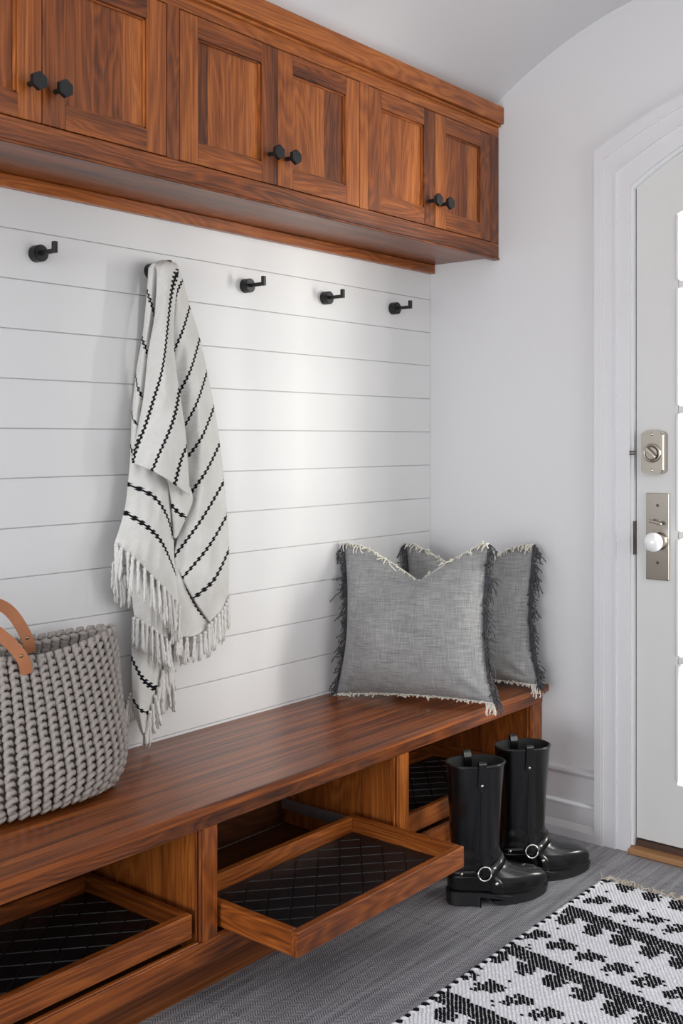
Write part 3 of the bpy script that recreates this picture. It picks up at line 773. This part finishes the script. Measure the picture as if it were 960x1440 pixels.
# equal arc length columns
def ang_table(t, n):
    N = 720; pts = [bag_pt(2*math.pi*i/N, t) for i in range(N+1)]
    L = [0]
    for i in range(N): L.append(L[-1]+(pts[i+1]-pts[i]).length)
    out = []; j = 0
    for k in range(n):
        target = L[-1]*k/n
        while L[j+1] < target: j += 1
        out.append(2*math.pi*(j+(target-L[j])/max(1e-9, L[j+1]-L[j]))/N)
    return out, L[-1]/n
NCOL, NROW = 44, 21
bm = bmesh.new()
COMMA = ((.34, -.86, -.30), (.02, -.66, .22), (-.28, -.22, .50), (-.16, .26, .60), (.16, .34, .52), (.36, .02, .20))
def knit(side, t0, ks=None):
    for j in range(NROW):
        t = t0+j/(NROW-1)*(0.985-t0)
        tab, cw = ang_table(t, NCOL)
        ch = BH/(NROW-1)
        for k in range(NCOL):
            if ks and not ks(tab[k]): continue
            tt_ = min(max(t+(0.5 if k % 2 else 0.0)/(NROW-1), .02), .985)
            p, du, dv, n_ = bag_frame(tab[k], tt_)
            if side < 0: n_ = -n_; p = p+n_*0.010
            jj = rnd.uniform(-.08, .08)
            # rope knit: every stitch is a comma that tucks under the next one
            path = [p+du*((u*1.12+jj*(1 if v > 0 else -1))*cw)+dv*(v*ch*1.0)+n_*(o_*0.019-0.004) for u, v, o_ in COMMA]
            tube(bm, path, [.0048, .0058, .0067, .0068, .0062, .0048], 7)
knit(1, 0.0)
knit(-1, 0.60, lambda a: math.sin(a) > -0.1)
link('knit_body', mesh_bm('knit_body', bm, True), KNIT, bag, (0, 0, 0), True)
# inner shell
bm = bmesh.new(); rows = []
for j in range(14):
    t = j/13
    rows.append([bm.verts.new(bag_frame(2*math.pi*i/64, min(max(t, .01), .99))[0]-bag_frame(2*math.pi*i/64, min(max(t, .01), .99))[3]*0.004) for i in range(64)])
for j in range(13):
    for i in range(64): bm.faces.new((rows[j][i], rows[j][(i+1) % 64], rows[j+1][(i+1) % 64], rows[j+1][i]))
bm.faces.new(rows[0][::-1])
me = mesh_bm('bag_lining', bm, True)
link('lining', me, KNITIN, bag, (0, 0, 0), True)
# handles: leather straps
def strap(name, pts, wdir, wid, th_, mat, parent):
    """flat strap along pts; wdir = direction of its width"""
    bm = bmesh.new(); P = [Vector(p) for p in pts]; rings = []
    for i, p in enumerate(P):
        d = (P[min(i+1, len(P)-1)]-P[max(i-1, 0)]).normalized()
        wd = Vector(wdir[i] if isinstance(wdir, list) else wdir); wd = (wd-d*wd.dot(d)).normalized(); nn = d.cross(wd)
        rings.append([bm.verts.new(p+wd*(sx*wid/2)+nn*(sy*th_/2)) for sx, sy in ((-1, -1), (1, -1), (1, 1), (-1, 1))])
    for i in range(len(rings)-1):
        for k in range(4): bm.faces.new((rings[i][k], rings[i][(k+1) % 4], rings[i+1][(k+1) % 4], rings[i+1][k]))
    bm.faces.new(rings[0][::-1]); bm.faces.new(rings[-1])
    return link(name, mesh_bm(name, bm), mat, parent, (0, 0, 0), True)
def handle(pts, mat):
    P = [p[:3] for p in curve([(*(Vector(p)-bgc), 0) for p in pts], 48)]
    wd = []
    for i in range(len(P)):
        d = Vector(P[min(i+1, len(P)-1)])-Vector(P[max(i-1, 0)])
        wd.append(d.normalized().cross(Vector((0.25, 1, 0.1))))
    return strap('handle', P, wd, 0.025, 0.0045, mat, bag), P
back_px = [(43, 918), (39, 900), (29, 880), (16, 862), (0, 851), (-35, 842), (-85, 848), (-118, 880), (-126, 922)]
front_px = [(37, 948), (34, 931), (23, 914), (9, 900), (-6, 888), (-35, 872), (-85, 872), (-122, 905), (-132, 955)]
back_y = [-.094, -.094, -.090, -.086, -.084, -.084, -.086, -.090, -.094]
front_y = [-.212, -.216, -.214, -.210, -.206, -.204, -.206, -.210, -.212]
h1, P1 = handle([at(px, py, y) for (px, py), y in zip(back_px, back_y)], LEATHER)
h2, P2 = handle([at(px, py, y) for (px, py), y in zip(front_px, front_y)], LEATHER)
for hh, P, ks in ((h1, P1, (7, 41)), (h2, P2, (9, 40))):
    for k in ks:
        bm = bmesh.new(); p = Vector(P[k]); dome(bm, p+Vector((0, -0.002, 0)), (-0.2, -1, 0), 0.0042, 0.003, 10, 3)
        r_ = link('rivet', mesh_bm('rivet', bm, True), BRASS, hh, (0, 0, 0), True)

# ------------------------------------------------------------------ pillows
def make_pillow(loc, rz, lean, roll, hw, hh, T, notch, label, seed, nu0=0.0):
    r = random.Random(seed)
    root = empty('throw_pillow', loc, (0, 0, 0)); root.rotation_mode = 'XYZ'
    root.matrix_world = Matrix.Translation(loc) @ Matrix.Rotation(rz, 4, 'Z') @ Matrix.Rotation(lean, 4, 'X') @ Matrix.Rotation(roll, 4, 'Y')
    tag(root, label, 'pillow', 'grey fringed linen pillows on the bench')
    def outline(u, v):
        x = hw*u*(1-0.075*(1-v*v)); y = hh*v*(1-0.055*(1-u*u))
        tv = max(0.0, (v+0.25)/1.25)
        d = max(0.0, 1-abs(u-nu0)/0.85)
        y -= notch*(tv**3)*d**1.25
        # settled bottom corners spread
        if v < 0: x *= 1+0.08*(v*v)
        return x, y+hh
    def thick(u, v):
        a = max(0.0, 1-abs(u)**2.6); b = max(0.0, 1-abs(v)**2.6)
        t = T*(a*b)**0.66*(1.0-0.22*v)
        cr = math.exp(-((u-nu0)/0.16)**2)*max(0, (v+0.1)/1.1)**2
        t *= 1-0.55*cr
        t += 0.0022*math.sin(7*u+5*v+seed)*a*b+0.0018*math.sin(11*v-6*u)*a*b
        # pulls running from the bottom corners
        for sx in (-1, 1):
            ux, vx = (u-sx*0.98), (v+0.98); dd = math.hypot(ux, vx)
            t += 0.005*math.sin(9*math.atan2(vx, -sx*ux))*math.exp(-(dd/0.45)**2)*min(1, dd*4)*min(1, a*b*6)
        return max(t, 0.0012)
    N = 56; bm = bmesh.new(); Fv = []; Bv = []
    for j in range(N+1):
        fr = []; br = []
        for i in range(N+1):
            u = -1+2*i/N; v = -1+2*j/N
            u = math.sin(u*math.pi/2)*0.35+u*0.65; v = math.sin(v*math.pi/2)*0.35+v*0.65
            x, z = outline(u, v); t = thick(u, v)
            fr.append(bm.verts.new((x, -t, z))); br.append(bm.verts.new((x, t, z)))
        Fv.append(fr); Bv.append(br)
    for j in range(N):
        for i in range(N):
            bm.faces.new((Fv[j][i], Fv[j][i+1], Fv[j+1][i+1], Fv[j+1][i])); bm.faces.new((Bv[j][i], Bv[j+1][i], Bv[j+1][i+1], Bv[j][i+1]))
    rim = [(0, i) for i in range(N)] + [(j, N) for j in range(N)] + [(N, i) for i in range(N, 0, -1)] + [(j, 0) for j in range(N, 0, -1)]
    for k in range(len(rim)):
        a, b = rim[k], rim[(k+1) % len(rim)]
        bm.faces.new((Fv[a[0]][a[1]], Bv[a[0]][a[1]], Bv[b[0]][b[1]], Fv[b[0]][b[1]]))
    link('cover', mesh_bm('pillow_cover', bm, True), LINEN, root, (0, 0, 0), True)
    # seams of piping around the rim
    def edge_pt(e, s):
        u, v = {'bottom': (s, -1), 'right': (1, s), 'top': (s, 1), 'left': (-1, s)}[e]
        x, z = outline(u, v); return Vector((x, 0, z))
    for e, mat, out, cnt in (('bottom', CFR, Vector((0, -.35, -.12)), 150), ('right', DFR, Vector((1, -.2, -.3)), 250), ('top', CFR, Vector((0, -.75, .35)), 100), ('left', DFR, Vector((-.7, -.6, -.3)), 230)):
        bm = bmesh.new()
        tube(bm, [edge_pt(e, -1+2*k/40) for k in range(41)], 0.0032, 6)
        for k in range(cnt):
            s = -1+2*(k+r.random())/cnt; p = edge_pt(e, s)
            clump = 0.5+0.5*math.sin(s*23+seed)*math.sin(s*9+2*seed)
            if e == 'bottom': L = r.uniform(.005, .012)
            elif e == 'top': L = r.uniform(.016, .036)*(0.5+0.9*clump)
            else: L = r.uniform(.018, .036)*(0.55+0.7*clump)
            d = out.normalized()*L; g = Vector((0, 0, -1))
            if e == 'bottom' and s > 0.88: d = Vector((0.35, -.55, -1)).normalized()*r.uniform(.035, .06)
            sw = Vector((r.gauss(0, 1), r.gauss(0, 1), r.gauss(0, 1)))*0.32*L
            pts = []
            ph = r.uniform(0, 6.28)
            for q in range(6):
                t = q/5
                pp = p + d*t*(1-0.35*t) + sw*t*t + g*(L*0.75*t*t if e != 'bottom' else 0.2*L*t*t)
                pp += Vector((math.sin(ph+7*t), math.cos(ph+6*t), math.sin(ph*2+7*t)))*0.0035*t
                pts.append(pp)
            tube(bm, pts, 0.0019 if e != 'top' else 0.0022, 4)
        link('fringe', mesh_bm('fringe_'+e, bm, True), mat, root, (0, 0, 0), True)['label'] = {'bottom': 'short cream fringe', 'top': 'cream cut fringe', 'left': 'charcoal yarn fringe', 'right': 'charcoal yarn fringe'}[e]
    return root
make_pillow(Vector((-0.466, -0.266, 0.468)), math.radians(-73), math.radians(-8), math.radians(-2), 0.228, 0.226, 0.104, 0.100, 'front grey linen pillow with a dented top, standing nearest the camera', 1, 0.07)
make_pillow(Vector((-0.155, -0.250, 0.464)), math.radians(-76), math.radians(-8), math.radians(-2), 0.216, 0.216, 0.065, 0.085, 'rear grey fringed pillow leaning in the corner behind the other pillow', 2, -0.05)

# ------------------------------------------------------------------ boots
def boot(loc, rz, label):
    root = empty('riding_boot', loc, (0, 0, rz)); root.scale = (1, 1, 0.945); tag(root, label, 'boot', 'pair of tall black boots')
    # (z, back x, front x, half width, squareness)
    T_ = [(0.024, -0.070, 0.203, .048), (0.034, -0.073, 0.208, .050), (0.046, -0.074, 0.209, .050), (0.056, -0.074, 0.206, .0495), (0.064, -0.074, 0.199, .0485),
          (0.072, -0.073, 0.184, .0475), (0.080, -0.073, 0.156, .046), (0.088, -0.072, 0.127, .045), (0.098, -0.071, 0.102, .044), (0.112, -0.069, 0.084, .0435),
          (0.130, -0.066, 0.074, .043), (0.155, -0.064, 0.069, .0435), (0.20, -0.066, 0.070, .046), (0.26, -0.069, 0.073, .050), (0.32, -0.072, 0.077, .0535), (0.375, -0.075, 0.081, .056), (0.392, -0.076, 0.083, .057)]
    Z = [t[0] for t in T_]
    def sect(z):
        if z <= Z[0]: return T_[0][1:]
        for i in range(len(T_)-1):
            if Z[i] <= z <= Z[i+1]:
                t = (z-Z[i])/(Z[i+1]-Z[i])
                return catmull(T_[max(i-1, 0)][1:], T_[i][1:], T_[i+1][1:], T_[min(i+2, len(T_)-1)][1:], t)
        return T_[-1][1:]
    def lift(x):
        t = min(1.0, max(0.0, x/0.085)); return 0.014*(1-t*t*(3-2*t))
    def P(a, z, off=0.0):
        xb, xf, hw = sect(z); m = (xb+xf)/2; h = (xf-xb)/2+off
        c, s_ = math.cos(a), math.sin(a)
        x = m+h*math.copysign(abs(c)**0.92, c)
        foot = max(0.0, min(1.0, (0.10-z)/0.05))
        u = (x+0.074)/0.28
        shape = 1.0
        if foot > 0:
            shape = 0.80+0.30*math.sin(max(0, min(1, (u-0.15)/0.85))*math.pi)**1.2 if u > .15 else 0.80
            shape = shape*foot+1-foot
        y = (hw*shape+off)*math.copysign(abs(s_)**(0.62 if foot > .5 else 0.9-.28*foot), s_)
        y += foot*0.010*max(0, u-0.3)*1.0
        return Vector((x, y, z+lift(x)*max(0.0, 1-max(0.0, z-.024)/.09)))
    n = 48
    zs = [0.024+0.076*(i/38) for i in range(39)] + [0.100+0.292*(i/40) for i in range(1, 41)]
    bm = bmesh.new(); R_ = []
    for z in zs:
        wr_ = 0.0
        R_.append([bm.verts.new(P(2*math.pi*k/n, z, 0.0012*math.sin(z*150)*max(0, 1-abs(z-.13)/.05) if abs(z-.13) < .05 else 0)) for k in range(n)])
    for z, off in ((0.3935, -0.0012), (0.3925, -0.0030)):
        R_.append([bm.verts.new((lambda q: Vector((q.x, q.y, z)))(P(2*math.pi*k/n, min(z, .392), off))) for k in range(n)])
    for i in range(len(R_)-1):
        for k in range(n): bm.faces.new((R_[i][k], R_[i][(k+1) % n], R_[i+1][(k+1) % n], R_[i+1][k]))
    bm.faces.new(R_[0][::-1])
    link('upper', mesh_bm('boot_upper', bm, True), BOOT, root, (0, 0, 0), True)
    bm = bmesh.new(); R_ = []
    for z, off in ((0.3925, -0.0031), (0.36, -0.0040), (0.30, -0.004), (0.20, -0.004)):
        R_.append([bm.verts.new((lambda q: Vector((q.x, q.y, z)))(P(2*math.pi*k/n, min(z, .392), off))) for k in range(n)])
    for i in range(len(R_)-1):
        for k in range(n): bm.faces.new((R_[i][k], R_[i][(k+1) % n], R_[i+1][(k+1) % n], R_[i+1][k]))
    bm.faces.new(R_[-1])
    link('lining', mesh_bm('boot_lining', bm, True), BOOTIN, root, (0, 0, 0), True)
    # rim bead
    bm = bmesh.new(); ring = [P(2*math.pi*k/n, 0.390, 0.0008) for k in range(n)]; tube(bm, ring+[ring[0], ring[1]], 0.0022, 6, False)
    link('rim_bead', mesh_bm('rim', bm, True), BOOT, root, (0, 0, 0), True)
    # sole: welt plate and heel block
    bm = bmesh.new()
    def plate_(z0, z1, off, cond, bm=bm):
        lo_ = []; hi_ = []
        for k in range(n):
            q = P(2*math.pi*k/n, 0.03, off)
            if cond == 'heel': q.x = min(q.x, -0.002)
            lo_.append(bm.verts.new((q.x, q.y, z0+(lift(q.x)+0.010*max(0, (q.x-.13)/.08)**2 if cond != 'heel' else 0)))); hi_.append(bm.verts.new((q.x, q.y, z1+lift(q.x)+(0.004*max(0, (q.x-.13)/.08)**2 if cond != 'heel' else 0))))
        for k in range(n): bm.faces.new((lo_[k], lo_[(k+1) % n], hi_[(k+1) % n], hi_[k]))
        bm.faces.new(lo_[::-1]); bm.faces.new(hi_)
    plate_(0.013, 0.025, 0.0055, 'welt')
    bm2 = bm
    # fore sole
    lo_ = []; hi_ = []
    for k in range(n):
        q = P(2*math.pi*k/n, 0.03, 0.003); q.x = max(q.x, 0.035)
        lo_.append(bm.verts.new((q.x, q.y, 0.0005+0.010*max(0, (q.x-.13)/.08)**2+0.008*max(0, (0.06-q.x)/.025)))); hi_.append(bm.verts.new((q.x, q.y, 0.014+0.006*max(0, (q.x-.13)/.08)**2)))
    for k in range(n): bm.faces.new((lo_[k], lo_[(k+1) % n], hi_[(k+1) % n], hi_[k]))
    bm.faces.new(lo_[::-1]); bm.faces.new(hi_)
    link('sole', mesh_bm('boot_sole', bm), SOLE, root, (0, 0, 0), True)
    bm = bmesh.new(); plate_(0.0005, 0.014, 0.004, 'heel', bm)
    link('heel', mesh_bm('boot_heel', bm), SOLE, root, (0, 0, 0), True)
    # straps of the harness, ring on the outer (camera) side
    A0 = math.radians(-98)
    rp = P(A0, 0.088)
    def band(name, ang, zf, wid):
        bm = bmesh.new(); rr = []
        for a, zc_ in zip(ang, zf):
            lo_, hi_ = zc_-wid/2, zc_+wid/2
            rr.append([bm.verts.new(P(a, lo_, 0.0005)), bm.verts.new(P(a, lo_+0.001, 0.0042)), bm.verts.new(P(a, hi_-0.001, 0.0042)), bm.verts.new(P(a, hi_, 0.0005))])
        for i in range(len(rr)-1):
            for k in range(3): bm.faces.new((rr[i][k], rr[i][k+1], rr[i+1][k+1], rr[i+1][k]))
        return link(name, mesh_bm(name, bm, True), BOOT, root, (0, 0, 0), True)
    # instep strap: forward from ring across the front to the far side
    m_ = 26
    band('instep_strap', [A0+math.radians(10+180*i/m_) for i in range(m_+1)], [0.090+0.036*math.sin(i/m_*math.pi*0.9)**0.8 for i in range(m_+1)], 0.019)
    band('heel_strap', [A0-math.radians(10+160*i/m_) for i in range(m_+1)], [0.090-0.004*math.sin(i/m_*math.pi) for i in range(m_+1)], 0.019)
    bm = bmesh.new(); rr = []
    for i in range(8):
        z = 0.076-i*0.0072
        rr.append([bm.verts.new(P(A0+da, z, of)) for da, of in ((-.11, .0005), (-.10, .004), (.10, .004), (.11, .0005))])
    for i in range(7):
        for k in range(3): bm.faces.new((rr[i][k], rr[i][k+1], rr[i+1][k+1], rr[i+1][k]))
    link('down_strap', mesh_bm('down_strap', bm, True), BOOT, root, (0, 0, 0), True)
    bm = bmesh.new(); torus(bm, P(A0, 0.088, 0.006), (0, -1, 0.12), 0.0185, 0.0024, 32, 8)
    link('harness_ring', mesh_bm('harness_ring', bm, True), STUD, root, (0, 0, 0), True)['label'] = 'silver harness ring'
    for a, z in ((A0+math.radians(24), 0.102), (A0-math.radians(38), 0.088), (A0, 0.058)):
        p = P(a, z, 0.004); nn = P(a, z, 0.02)-P(a, z, 0.0); bm = bmesh.new(); dome(bm, p, nn, 0.0052, 0.0036, 12, 4)
        link('stud', mesh_bm('stud', bm, True), STUD, root, (0, 0, 0), True)
    # pull tabs
    for sg in (-1, 1):
        a = math.radians(sg*92)
        pts = []
        for z, of in ((0.335, .0030), (0.36, .0035), (0.388, .005), (0.400, .005), (0.405, .001), (0.400, -.004), (0.385, -.008), (0.355, -.007)):
            q = P(a, min(z, .392), of); q.z = z; pts.append(q)
        pts = [Vector(t[:3]) for t in curve([(*q, 0) for q in pts], 24)]
        strap('pull_tab', pts, (1, 0, 0), 0.021, 0.003, BOOT, root)
        bm = bmesh.new()
        q = P(a, 0.340, 0.0015); dome(bm, q, (0, sg, 0), 0.013, 0.003, 16, 3)
        link('tab_end', mesh_bm('tab_end', bm, True), BOOT, root, (0, 0, 0), True)
        bm = bmesh.new(); dome(bm, P(a, 0.340, 0.004), (0, sg, 0), 0.0042, 0.003, 12, 3)
        link('stud', mesh_bm('stud', bm, True), STUD, root, (0, 0, 0), True)
        bm = bmesh.new(); tube(bm, [P(a+0.0*z, 0.11+0.222*z/20, 0.0002) for z in range(21)], 0.0011, 5)
        link('side_seam', mesh_bm('seam', bm, True), BOOT, root, (0, 0, 0), True)
    return root
boot(Vector((-0.593, -0.560, 0.0)), math.radians(-36), 'nearer tall black rubber boot, beside the pulled-out tray')
boot(Vector((-0.376, -0.576, 0.0)), math.radians(-36), 'farther tall black rubber boot, nearest the white baseboard')

# ------------------------------------------------------------------ rug
RX0, RX1, RY0, RY1 = -0.262, -1.75, -0.774, -1.62
rug = empty('woven_rug', ((RX0+RX1)/2, (RY0+RY1)/2, 0.0))
tag(rug, 'black and white woven cotton rug with beige fringe on the grey floor', 'rug')
box('rug_base', RX1, RX0, RY1, RY0-0.002, 0.0004, 0.005, RUGW, rug, 0.001)
rr = random.Random(11)
PX, PY = 0.0076, 0.0105
def is_black(x, y):
    xs = x-0.12*(y-RY0)
    q = ((-xs-0.470)/0.285) % 1.0
    k = math.floor((-xs-0.470)/0.285)
    u = ((RY0-y)/0.078 + 0.37*k) % 1.0
    j = rr.uniform(-.06, .06)
    if q < 0.19: return rr.random() > 0.01
    if q < 0.22: return abs(u-0.5) < 0.18
    if q < 0.39: return abs(u-0.5)+j*0.7 < (0.34 if q < 0.32 else 0.22)
    if q < 0.63: return rr.random() < 0.01
    if q < 0.73: return abs(((u+0.15) % 1)-0.5)+j < 0.33
    if q < 0.80: return abs(((u+0.32) % 1)-0.5)+j < 0.32 and rr.random() > .05
    if q < 0.86: return abs(((u+0.45) % 1)-0.5)+j < 0.16
    return rr.random() < 0.03
vW, fW, vB, fB = [], [], [], []
def stitch(vv, ff, cx, cy, hx, hy, h, tilt):
    b0 = len(vv)
    for z, s_ in ((0.003, 1.0), (0.003+h*0.62, 0.82)):
        for k in range(8):
            a = 2*math.pi*k/8
            dx, dy = hx*s_*math.cos(a), hy*s_*math.sin(a)
            vv.append((cx+dx+tilt*dy, cy+dy, z))
    vv.append((cx, cy, 0.003+h))
    for k in range(8):
        ff.append((b0+k, b0+(k+1) % 8, b0+8+(k+1) % 8, b0+8+k)); ff.append((b0+8+k, b0+8+(k+1) % 8, b0+16))
nx = int((RX0-RX1)/PX); ny = int((RY0-RY1)/PY)
for i in range(nx):
    for j in range(ny):
        x = RX0-(i+0.5)*PX+rr.gauss(0, .0004); y = RY0-(j+0.5+(0.5 if i % 2 else 0))*PY+rr.gauss(0, .0005)
        if y < RY1: continue
        blk = is_black(x, y)
        h = 0.0062*rr.uniform(.8, 1.15)
        stitch(vB if blk else vW, fB if blk else fW, x, y, PX*0.50, PY*0.50, h, 0.15)
# bound edge: alternating lumps
for i in range(nx//2):
    blk = (i % 2 == 0) and rr.random() > 0.1
    x = RX0-(i+0.5)*PX*2
    stitch(vB if blk else vW, fB if blk else fW, x, RY0+rr.uniform(-.001, .002), PX*0.95, 0.0085, 0.0066, -0.35)
for nm, vv, ff, mt in (('white_weave', vW, fW, RUGW), ('black_weave', vB, fB, RUGB)):
    me = bpy.data.meshes.new(nm); me.from_pydata(vv, [], ff); me.update()
    for p in me.polygons: p.use_smooth = True
    link(nm, me, mt, rug, (0, 0, 0))['kind'] = 'stuff'
for k in range(26):
    bm = bmesh.new()
    y0 = RY0-0.004-(RY0-RY1-0.01)*k/25
    for q in range(7):
        a = rr.uniform(-1.1, 1.1); L = rr.uniform(.025, .05); ph = rr.uniform(0, 6.28)
        y1 = y0+rr.uniform(-.012, .012); pts = []
        for t in range(8):
            u = t/7
            pts.append((RX0-0.004+L*u*math.cos(a)+0.004*math.sin(ph+6*u)*u, y1+L*u*math.sin(a)+0.005*math.cos(ph+5*u)*u, 0.006+0.010*math.sin(u*math.pi)*rr.uniform(.3, 1)-0.0035*u))
        tube(bm, pts, 0.0013, 4)
    link('fringe_tuft', mesh_bm('fringe_tuft', bm, True), RUGF, rug, (0, 0, 0))
